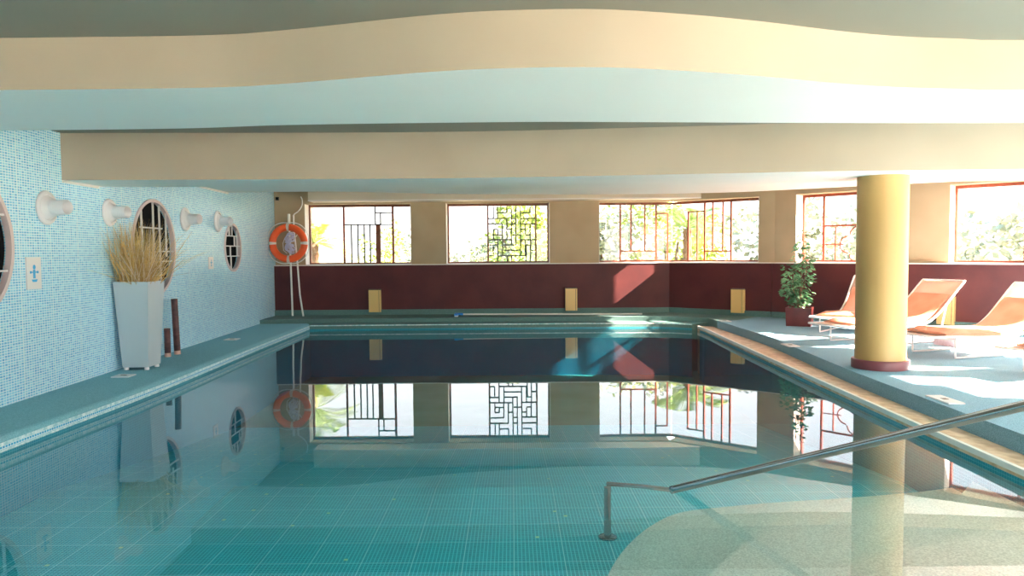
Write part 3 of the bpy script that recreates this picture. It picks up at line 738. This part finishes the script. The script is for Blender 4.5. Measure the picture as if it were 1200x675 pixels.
FY = 13.16
def wp(px, py, y=FY): return UP(px, py, (-5, y), (5, y))
t = thing('rescue_pole', 'straight white pole standing upright behind the lifebuoy', 'pole', wp(343, 373, 13.13))
b0 = Vector(t.location); t.location = (b0.x, 13.13, DZ)
bm = NB(); p1 = wp(338.5, 252, 13.15); tube(bm, [(0, 0, 0), (p1.x-b0.x, .02, p1.z-DZ)], .017, 12); obj('shaft', bm, m_pole, t, auto=40)
bm = NB(); tube(bm, [(p1.x-b0.x, .02, p1.z-DZ-.22), (p1.x-b0.x, .02, p1.z-DZ+.02)], .025, 12); obj('grip', bm, m_pole, t, auto=40)
b0 = wp(355.5, 373, 13.05)
t = thing('hook_pole', 'white rescue hook with curved crook leaning behind the lifebuoy', 'rescue hook', (b0.x, 13.05, DZ))
pts = [(0, 0, 0)]
for px, py in ((352, 345), (347.5, 300), (344, 270), (343.5, 252)): q = wp(px, py, 13.10); pts.append((q.x-b0.x, .07, q.z-DZ))
pts[1] = (pts[1][0], .02, pts[1][2])
bm = NB(); tube(bm, pts, .015, 10); obj('shaft', bm, m_pole, t, auto=40)
pts2 = [pts[-1]]
for px, py in ((345, 250.5), (348.5, 248), (351.5, 244.5), (353.7, 239.5), (353.6, 234), (352, 230.5)): q = wp(px, py, 13.10); pts2.append((q.x-b0.x, .07, q.z-DZ))
bm = NB(); tube(bm, catmull(pts2, 4), .010, 8); obj('crook', bm, m_pole, t, smooth=True)
# corner sensor
p = UP(321, 231.5, (-5, 13.3), (5, 13.3)); 
t = thing('corner_sensor', 'tiny black sensor high in the corner above the lifebuoy', 'sensor', (p.x+.05, 13.35, p.z-.02))
bm = NB(); box(bm, (-.025, -.04, -.03), (.025, 0, .03)); bevel(bm, .006, 2); obj('body', bm, m_black, t)
bm = NB(); lathe(bm, [(.012, 0), (.014, .012), (.008, .018), (0, .02)], 16, Matrix.Translation((0, -.038, 0)) @ Matrix.Rotation(PI/2, 4, 'X')); obj('lens', bm, m_void, t)

# pool brush lying on the far deck
a = UZ(533, 370, DZ+.03); b = UZ(757, 369, DZ+.03)
t = thing('pool_brush', 'pool brush with blue head and long white pole lying on the far deck', 'brush', (a.x, 12.78, DZ))
Lb = b.x-a.x
bm = NB(); tube(bm, [(.08, 0, .035), (Lb, .02, .016)], .014, 12); obj('pole', bm, m_pole, t, auto=40)
bm = NB(); box(bm, (-.02, -.11, .022), (.045, .11, .052)); bevel(bm, .01, 2); obj('brush_head', bm, m_blue, t)
bm = NB(); box(bm, (-.015, -.105, 0), (.04, .105, .021)); obj('bristles', bm, m_rope, t)
bm = NB(); tube(bm, [(.03, 0, .04), (.13, 0, .036)], .02, 12); obj('socket', bm, m_blue, t, auto=40)

# lids set in the decks
def lid(px, py, z, w, d, label, rz=0):
    p = UZ(px, py, z)
    t = thing('drain_lid', label, 'drain lid', (p.x, p.y, z), rz, 'pale square lids in the pool surround')
    bm = NB(); box(bm, (-w/2, -d/2, 0), (w/2, d/2, .010)); bevel(bm, .003, 1); obj('plate', bm, m_lid, t)
    bm = NB(); box(bm, (-w*.16, -d*.08, .0102), (w*.16, d*.08, .0125)); obj('finger_slot', bm, m_golds, t)
lid(145, 441, LZ, .17, .15, 'pale square lid in the left ledge just in front of the tall planter')
lid(272, 398, LZ, .17, .17, 'pale square lid in the left ledge near its far end')
lid(849, 376.5, DZ, .16, .22, 'dark edged lid at the far corner of the right deck, left of the maroon pot')
lid(926, 405, DZ, .13, .26, 'pale lid in the right deck edge in front of the maroon pot')
lid(1107, 469, DZ, .12, .30, 'pale lid in the right deck edge nearest the camera, above the steel handrail')

# ------------------------------------------------------------------ handrail
A0 = UZ(792, 573, 0); dv = Vector((1.8, -1.5, 1.0))
t = thing('pool_handrail', 'stainless steel pool handrail rising from the water to the right', 'handrail', (0, 0, 0))
topz = [A0+dv*k for k in (0, .3, .6, .86)]
end = topz[-1]
B0 = UZ(712, 567, -.075)
post = Vector((B0.x, B0.y, -.40))
t.location = (post.x, post.y, -.40); off = Vector(t.location)
bm = NB(); lead = (B0-A0); tube(bm, [q-off for q in ([A0-dv*.012]+topz + [end+dv*.05+Vector((.03, -.02, -.015)), end+dv*.07+Vector((.05, -.03, -.06)), Vector((end.x+.19, end.y-.15, .2)), Vector((end.x+.19, end.y-.15, .0)), Vector((end.x+.19, end.y-.15, -.05))])], .0215, 20); obj('rail', bm, m_steel, t, smooth=True)
bm = NB(); tube(bm, [q-off for q in (A0-dv*.01, A0.lerp(B0, .5), B0)], .0125, 16); obj('lower_rail', bm, m_steel, t, smooth=True)
bm = NB(); tube(bm, [(0, 0, .01), (0, 0, B0.z+.40-.02)], .0215, 20); obj('post', bm, m_steel, t, auto=40)
bm = NB(); lathe(bm, [(0, 0), (.055, 0), (.055, .008), (.045, .014), (.023, .018), (0, .018)], 32); obj('foot_flange', bm, m_steel, t, auto=40)

# ------------------------------------------------------------------ potted fig
def potted():
    p = UZ(936, 382, DZ); rz = math.radians(-28)
    t = thing('potted_fig', 'leafy fig tree in a square maroon pot against the maroon panel', 'potted plant', (4.27, 10.78, DZ), rz)
    bm = NB(); w = .178
    def ring(w, z): return [bm.verts.new((sx*w, sy*w, z)) for sx, sy in ((-1, -1), (1, -1), (1, 1), (-1, 1))]
    r = [ring(w*.95, 0), ring(w, .27), ring(w-.02, .27), ring(w-.02, .235)]
    bm.faces.new(r[0][::-1])
    for a, b in zip(r, r[1:]):
        for i in range(4): bm.faces.new((a[i], a[(i+1) % 4], b[(i+1) % 4], b[i]))
    bm.faces.new(r[-1]); bevel(bm, .005, 2); obj('pot', bm, m_potr, t)
    bm = NB(); vs = [bm.verts.new((sx*(w-.022), sy*(w-.022), .24)) for sx, sy in ((-1, -1), (1, -1), (1, 1), (-1, 1))]; bm.faces.new(vs); obj('soil', bm, m_soil, t)
    rnd = random.Random(11); st = NB(); lf = NB()
    tips = []
    for s in range(5):
        a = s*1.3; pts = [Vector((.03*math.cos(a), .03*math.sin(a), .235))]
        top = (1.14, .98, .62, .54, .74)[s]; sp = (.03, .07, .20, .25, .15)[s]
        for k in range(1, 7):
            u = k/6; pts.append(Vector((sp*u*math.cos(a+.5*u)+rnd.uniform(-.012, .012), sp*u*math.sin(a+.5*u)+rnd.uniform(-.012, .012), .235+top*u)))
        tube(st, pts, [.009*(1-k/9) for k in range(7)], 7); tips.append(pts)
    obj('stems', st, m_bark, t, smooth=True)
    for i in range(520):
        pts = rnd.choice(tips); u = rnd.uniform(.12, 1); k = min(int(u*6), 5); c = pts[k].lerp(pts[k+1], u*6-k)
        rad = .035+.15*max(0, 1-abs(u-.4)/.6); rad *= rnd.uniform(.2, 1)
        a = rnd.uniform(0, 2*PI); c = c + Vector((math.cos(a)*rad, math.sin(a)*rad, rnd.uniform(-.06, .06)))
        d = Vector((math.cos(a), math.sin(a), rnd.uniform(-.9, .3))).normalized(); n = d.cross(Vector((rnd.uniform(-1, 1), rnd.uniform(-1, 1), rnd.uniform(-1, 1)))).normalized()
        L_ = rnd.uniform(.055, .10); w_ = L_*.24; up = n.cross(d)*L_*.10
        vs = [c, c+d*L_*.35+n*w_-up*.5, c+d*L_*.7+n*w_*.75, c+d*L_-up, c+d*L_*.7-n*w_*.75, c+d*L_*.35-n*w_-up*.5]
        mid = lf.verts.new(c+d*L_*.5+up*.6); vv = [lf.verts.new(q) for q in vs]
        for j in range(6): lf.faces.new((vv[j], vv[(j+1) % 6], mid))
    obj('leaves', lf, m_ficus, t)
potted()

# ------------------------------------------------------------------ loungers
def profile(n=30):
    """side profile (x along length, z) of the sling"""
    P = [(0, .235), (.25, .232), (.6, .215), (.95, .212), (1.18, .245), (1.36, .35), (1.52, .50), (1.66, .64), (1.76, .73)]
    return catmull(P, 5)
def make_lounger(label):
    t = thing('sun_lounger', label, 'sun lounger', (0, 0, DZ), 0, 'curved sun loungers on the right deck')
    pr = profile(); W = .30
    bm = NB(); lo = []
    for y in (-W, W):
        pass
    left = [(p.x, -W, p.y) for p in pr]; right = [(p.x, W, p.y) for p in pr]
    loop = left + right[::-1]
    tube(bm, loop, .013, 8, closed=True); obj('frame', bm, m_frame, t, smooth=True)
    bm = NB(); g = [[bm.verts.new((p.x, y, p.y+dz)) for y in (-W+.008, -W*.5, 0, W*.5, W-.008)] for p in pr for dz in (0,)]
    for a, b in zip(g, g[1:]):
        for i in range(4): bm.faces.new((a[i], a[i+1], b[i+1], b[i]))
    r = bmesh.ops.solidify(bm, geom=bm.faces[:], thickness=.008); obj('sling', bm, m_sling, t, smooth=True)
    # sled legs
    for sx in (.30, 1.12):
        for y in (-W*.9, W*.9):
            z1 = .215
            bm = NB(); tube(bm, [(sx, y, z1), (sx, y, .03), (sx+.01, y, .012)], .010, 8); obj('leg', bm, m_frame, t, smooth=True)
        bm = NB(); tube(bm, [(sx, -W*.9, .19), (sx, W*.9, .19)], .008, 8); obj('crossbar', bm, m_frame, t, smooth=True)
    for y in (-W*.9, W*.9):
        bm = NB(); tube(bm, [(.30, y, .012), (1.12, y, .012), (1.40, y, .012)], .010, 8); obj('runner', bm, m_frame, t, smooth=True)
        bm = NB(); tube(bm, [(1.40, y, .012), (1.52, y*.98, .46)], .009, 8); obj('back_strut', bm, m_frame, t, smooth=True)
    # pad: thick over the seat, ends short of the head
    def pad(name, i0, i1, th0, th1, w, m):
        bm = NB(); q = [p for p in pr if i0 <= p.x <= i1]; rows = []
        for k, p in enumerate(q):
            u = k/(len(q)-1); a = q[max(k-1, 0)]; b = q[min(k+1, len(q)-1)]; d = (b-a).normalized(); n = Vector((-d.y, d.x))
            th = th0+(th1-th0)*u; e = min(1, min(u, 1-u)*9+.35)
            row = []
            for s in range(9):
                y = -w+2*w*s/8; ed = .45 if s in (0, 8) else 1
                row.append((p.x+n.x*(.012+th*e*ed), y, p.y+n.y*(.012+th*e*ed)))
            low = [(p.x+n.x*.012, w-2*w*s/8, p.y+n.y*.012) for s in range(9)]
            rows.append([bm.verts.new(c) for c in row+low])
        N_ = len(rows[0])
        for A_, B_ in zip(rows, rows[1:]):
            for j in range(N_): bm.faces.new((A_[j], A_[(j+1) % N_], B_[(j+1) % N_], B_[j]))
        bm.faces.new(rows[0]); bm.faces.new(rows[-1]); return obj(name, bm, m, t, auto=60)
    pad('pad', .16, 1.60, .065, .03, .265, m_pad)
    return t
base = make_lounger('lounger nearest the potted fig, its orange back partly hidden by the golden column')
spots = [(4.15, 9.40, 47, None), (3.69, 8.52, 17.5, 'lounger passing behind the golden column, its pad slid down the reclined back right of it'),
         (4.13, 7.52, 16, 'lounger in front right of the column with thick sunlit pad and pink cube below'),
         (4.42, 6.22, 15, 'lounger nearest the camera, only its foot end showing at the right edge')]
for i, (x, y, a, lab) in enumerate(spots):
    o = base if i == 0 else copy_tree(base)
    o.location = (x, y, DZ); o.rotation_euler = (0, 0, math.radians(a))
    if lab: o['label'] = lab
p = UZ(1126, 408, DZ)
t = thing('pouf', 'small dusty pink cube pouf on the deck under and behind the sunlit lounger', 'pouf', (5.2, 8.41, DZ), .28)
bm = NB(); box(bm, (-.22, -.16, .0), (.22, .16, .18)); bevel(bm, .02, 3); obj('cushion', bm, m_pouf, t, auto=50)
bm = NB(); tube(bm, [(-.22, -.162, .16), (.22, -.162, .16)], .005, 6); obj('piping', bm, m_pouf, t)

# ------------------------------------------------------------------ garden
bm = NB(); box(bm, (-70, -60, -.9), (90, 90, -.8)); struct('garden_ground', bm, m_ground)
def blob(name, loc, size, n, ls, m, label, seed, group='garden plants beyond the windows', trunk=.0, cat='shrub'):
    rnd = random.Random(seed); t = thing(name, label, cat, (loc[0], loc[1], -.8), 0, group)
    bm = NB(); lumps = [(Vector((rnd.gauss(0, .42)*size[0], rnd.gauss(0, .42)*size[1], rnd.uniform(.25, .8)*size[2]+trunk)), rnd.uniform(.3, .55)) for _ in range(14)]
    for i in range(n):
        c, r = rnd.choice(lumps); v = Vector((rnd.gauss(0, 1), rnd.gauss(0, 1), rnd.gauss(0, 1))).normalized()*r*rnd.uniform(.6, 1)
        p = c+Vector((v.x*size[0]*.8, v.y*size[1]*.8, v.z*size[2]*.5)); p.z = max(p.z, .02)
        d = Vector((rnd.gauss(0, 1), rnd.gauss(0, 1), rnd.gauss(0, .7))).normalized(); s = d.cross(Vector((rnd.gauss(0, 1), rnd.gauss(0, 1), rnd.gauss(0, 1)))).normalized()
        l = ls*rnd.uniform(.6, 1.3); w = l*.3
        vs = [bm.verts.new(q) for q in (p, p+d*l*.5+s*w, p+d*l, p+d*l*.5-s*w)]; bm.faces.new(vs)
    obj('foliage', bm, m, t)
    bm = NB()
    for k in range(4):
        a = k*1.7; tube(bm, [(0.02*k, 0, 0), (.1*math.cos(a), .1*math.sin(a), trunk*.7+.1), (size[0]*.3*math.cos(a), size[1]*.3*math.sin(a), trunk+size[2]*.5)], [.05, .04, .015] if trunk < .5 else [.13, .09, .04], 7)
    obj('trunk', bm, m_bark, t, smooth=True)
    return t
def palm(loc, h, L, n, m, label, seed):
    rnd = random.Random(seed); t = thing('palm', label, 'palm', (loc[0], loc[1], -.8), 0, 'garden plants beyond the windows')
    bm = NB(); prof = []
    for k in range(12): prof += [(.11-.002*k, h*k/12), (.13-.002*k, h*(k+.6)/12)]
    prof = [(0, 0)]+prof+[(.09, h), (0, h)]; lathe(bm, prof, 14); obj('trunk', bm, m_bark, t)
    for i in range(n):
        a = i*2.399; el = rnd.uniform(-.1, 1.25); bm = NB(); pts = []
        for k in range(11):
            s = k/10; r = L*s*math.cos(el)*(1-.12*s); z = h+L*s*math.sin(el)-L*.55*s*s
            pts.append(Vector((r*math.cos(a), r*math.sin(a), z)))
        tube(bm, pts, [.014*(1-k/12) for k in range(11)], 5)
        for k in range(2, 40):
            s = k/40; j = min(int(s*10), 9); c = pts[j].lerp(pts[j+1], s*10-j); d = (pts[j+1]-pts[j]).normalized()
            sd = d.cross(Vector((0, 0, 1))).normalized()
            for sg in (-1, 1):
                q = (d*.55+sd*sg*.8+Vector((0, 0, -.25))).normalized(); l = L*.30*math.sin(PI*min(1, s*.9+.12))
                vs = [bm.verts.new(v) for v in (c, c+q*l*.5+d*.013, c+q*l, c+q*l*.5-d*.013)]; bm.faces.new(vs)
        obj('frond', bm, m, t)
    return t
palm((-4.6, 17.0), 2.35, 1.35, 16, m_leaf1, 'small yellow green palm seen through the left pane of the window beside the lifebuoy', 1)
palm((-6.6, 24.0), 4.6, 2.2, 16, m_leaf2, 'taller palm far behind the window beside the lifebuoy', 2)
palm((-.95, 17.2), 1.2, .95, 14, m_leaf1, 'low spiky palm behind the left pane of the latticed middle window', 4)
palm((4.0, 16.6), 2.6, 1.6, 14, m_leaf2, 'palm among the trees behind the wide red latticed window', 6)
K = [((-3.7, 21.0), (.9, .8, 3.0), m_leaf1, 'yellow green shrub behind the vertical bars of the window beside the lifebuoy'),
     ((-2.3, 18.4), (.8, .7, 2.9), m_leaf3, 'grey green shrub at the right pane of the window beside the lifebuoy'),
     ((-5.6, 18.5), (.9, .8, 1.5), m_leaf2, 'low shrub left of the small yellow green palm'),
     ((-1.1, 20.5), (1.0, .8, 3.0), m_leaf3, 'shrub low in the left pane of the latticed middle window'),
     ((1.35, 18.3), (.7, .6, 2.6), m_leaf1, 'yellow green shrub in the right pane of the latticed middle window'),
     ((.1, 16.4), (.7, .6, 2.4), m_leaf2, 'shrub behind the dense lattice of the middle window')]
for i, (l, s, m, lab) in enumerate(K): blob('garden_shrub', l, s, 1500, .13, m, lab, 20+i)
T = [((2.6, 20.5), (1.5, 1.2, 3.4), m_leaf3, 'loose pale tree behind the left part of the wide red latticed window'),
     ((5.2, 24), (1.8, 1.2, 3.6), m_leaf1, 'yellow green tree behind the middle of the wide red latticed window'),
     ((7.0, 19), (1.6, 1.3, 3.0), m_leaf3, 'pale tree behind the right part of the wide red latticed window'),
     ((10.6, 20.5), (1.9, 1.5, 3.8), m_leaf3, 'grey green tree behind the window with the quatrefoil lattice'),
     ((11.2, 15.4), (1.5, 1.5, 2.4), m_leaf3, 'low grey green tree left in the plain right window'),
     ((16.9, 16.5), (2.0, 1.6, 2.0), m_leaf1, 'low yellow green tree right in the plain right window'),
     ((.2, 25), (1.6, 1.3, 3.9), m_leaf1, 'tall yellow green tree behind the dense lattice of the middle window')]
for i, (l, s, m, lab) in enumerate(T): blob('garden_tree', l, s, 2600, .2, m, lab, 50+i, 'garden trees beyond the windows', .6, 'tree')
# distant ridge
bm = NB(); rnd = random.Random(9); n = 60; a = []
for i in range(n+1):
    x = -60+150*i/n; h = 1.9+1.1*math.sin(i*.31)+.7*math.sin(i*.83+1)
    a.append([bm.verts.new((x, 70-.25*max(0, x-20), -.8)), bm.verts.new((x, 76-.25*max(0, x-20), h)), bm.verts.new((x, 88-.25*max(0, x-20), -.8))])
for p, q in zip(a, a[1:]):
    for j in range(2): bm.faces.new((p[j], q[j], q[j+1], p[j+1]))
struct('distant_hills', bm, m_hill, smooth=True)

# ------------------------------------------------------------------ light
w = bpy.data.worlds.new('world'); S.world = w; w.use_nodes = True; nt = w.node_tree
bg = nt.nodes['Background']; tc = nt.nodes.new('ShaderNodeTexCoord'); sp = nt.nodes.new('ShaderNodeSeparateXYZ'); rp = nt.nodes.new('ShaderNodeValToRGB')
nt.links.new(tc.outputs['Generated'], sp.inputs[0]); nt.links.new(sp.outputs[2], rp.inputs['Fac']); nt.links.new(rp.outputs['Color'], bg.inputs['Color'])
rp.color_ramp.elements[0].color = (1, .97, .93, 1); rp.color_ramp.elements[1].color = (.62, .84, 1, 1); rp.color_ramp.elements[1].position = .8
bg.inputs['Strength'].default_value = 5.6
sd = Vector((-4, 1, -2.1)).normalized()
sun = bpy.data.lights.new('sun', 'SUN'); sun.energy = 140; sun.angle = math.radians(.6); sun.color = (1, .73, .56)
so = bpy.data.objects.new('sun', sun); C.objects.link(so); so.rotation_euler = sd.to_track_quat('-Z', 'Y').to_euler(); so.location = (20, -8, 12)
def portal(A, B, a, b, z0, z1):
    M_, L = segmat(A, B); l = bpy.data.lights.new('window_portal', 'AREA'); l.shape = 'RECTANGLE'; l.size = b-a; l.size_y = z1-z0; l.cycles.is_portal = True
    o = bpy.data.objects.new('window_portal', l); C.objects.link(o)
    c = M_ @ Vector(((a+b)/2, -.3, (z0+z1)/2)); n = M_.to_3x3() @ Vector((0, 1, 0))
    q = n.to_track_quat('-Z', 'Y'); o.rotation_euler = q.to_euler(); o.location = c
for seg, (a, b) in ((FAR, w1), (FAR, w2), (FAR, w3a), (DG1, w3b), (DG2, w4), (DG2, w5)): portal(*seg, a, b, SILL, TOP)
for a, b in RO_: portal(P4, P5, a, b, .3, 2.36)
for a, b in [(.7, 3.3), (3.7, 6.7)]: portal(P5, P6, a, b, .3, 2.3)

# ------------------------------------------------------------------ view
S.view_settings.view_transform = 'Standard'; S.view_settings.look = 'None'; S.view_settings.gamma = 1
S.view_settings.use_curve_mapping = False; S.view_settings.exposure = .78
S.cycles.max_bounces = 10; S.cycles.diffuse_bounces = 5; S.cycles.glossy_bounces = 5; S.cycles.transparent_max_bounces = 16
S.cycles.caustics_reflective = True; S.cycles.blur_glossy = 1.0; S.cycles.caustics_refractive = False; S.cycles.use_denoising = True
S.cycles.sample_clamp_indirect = 8
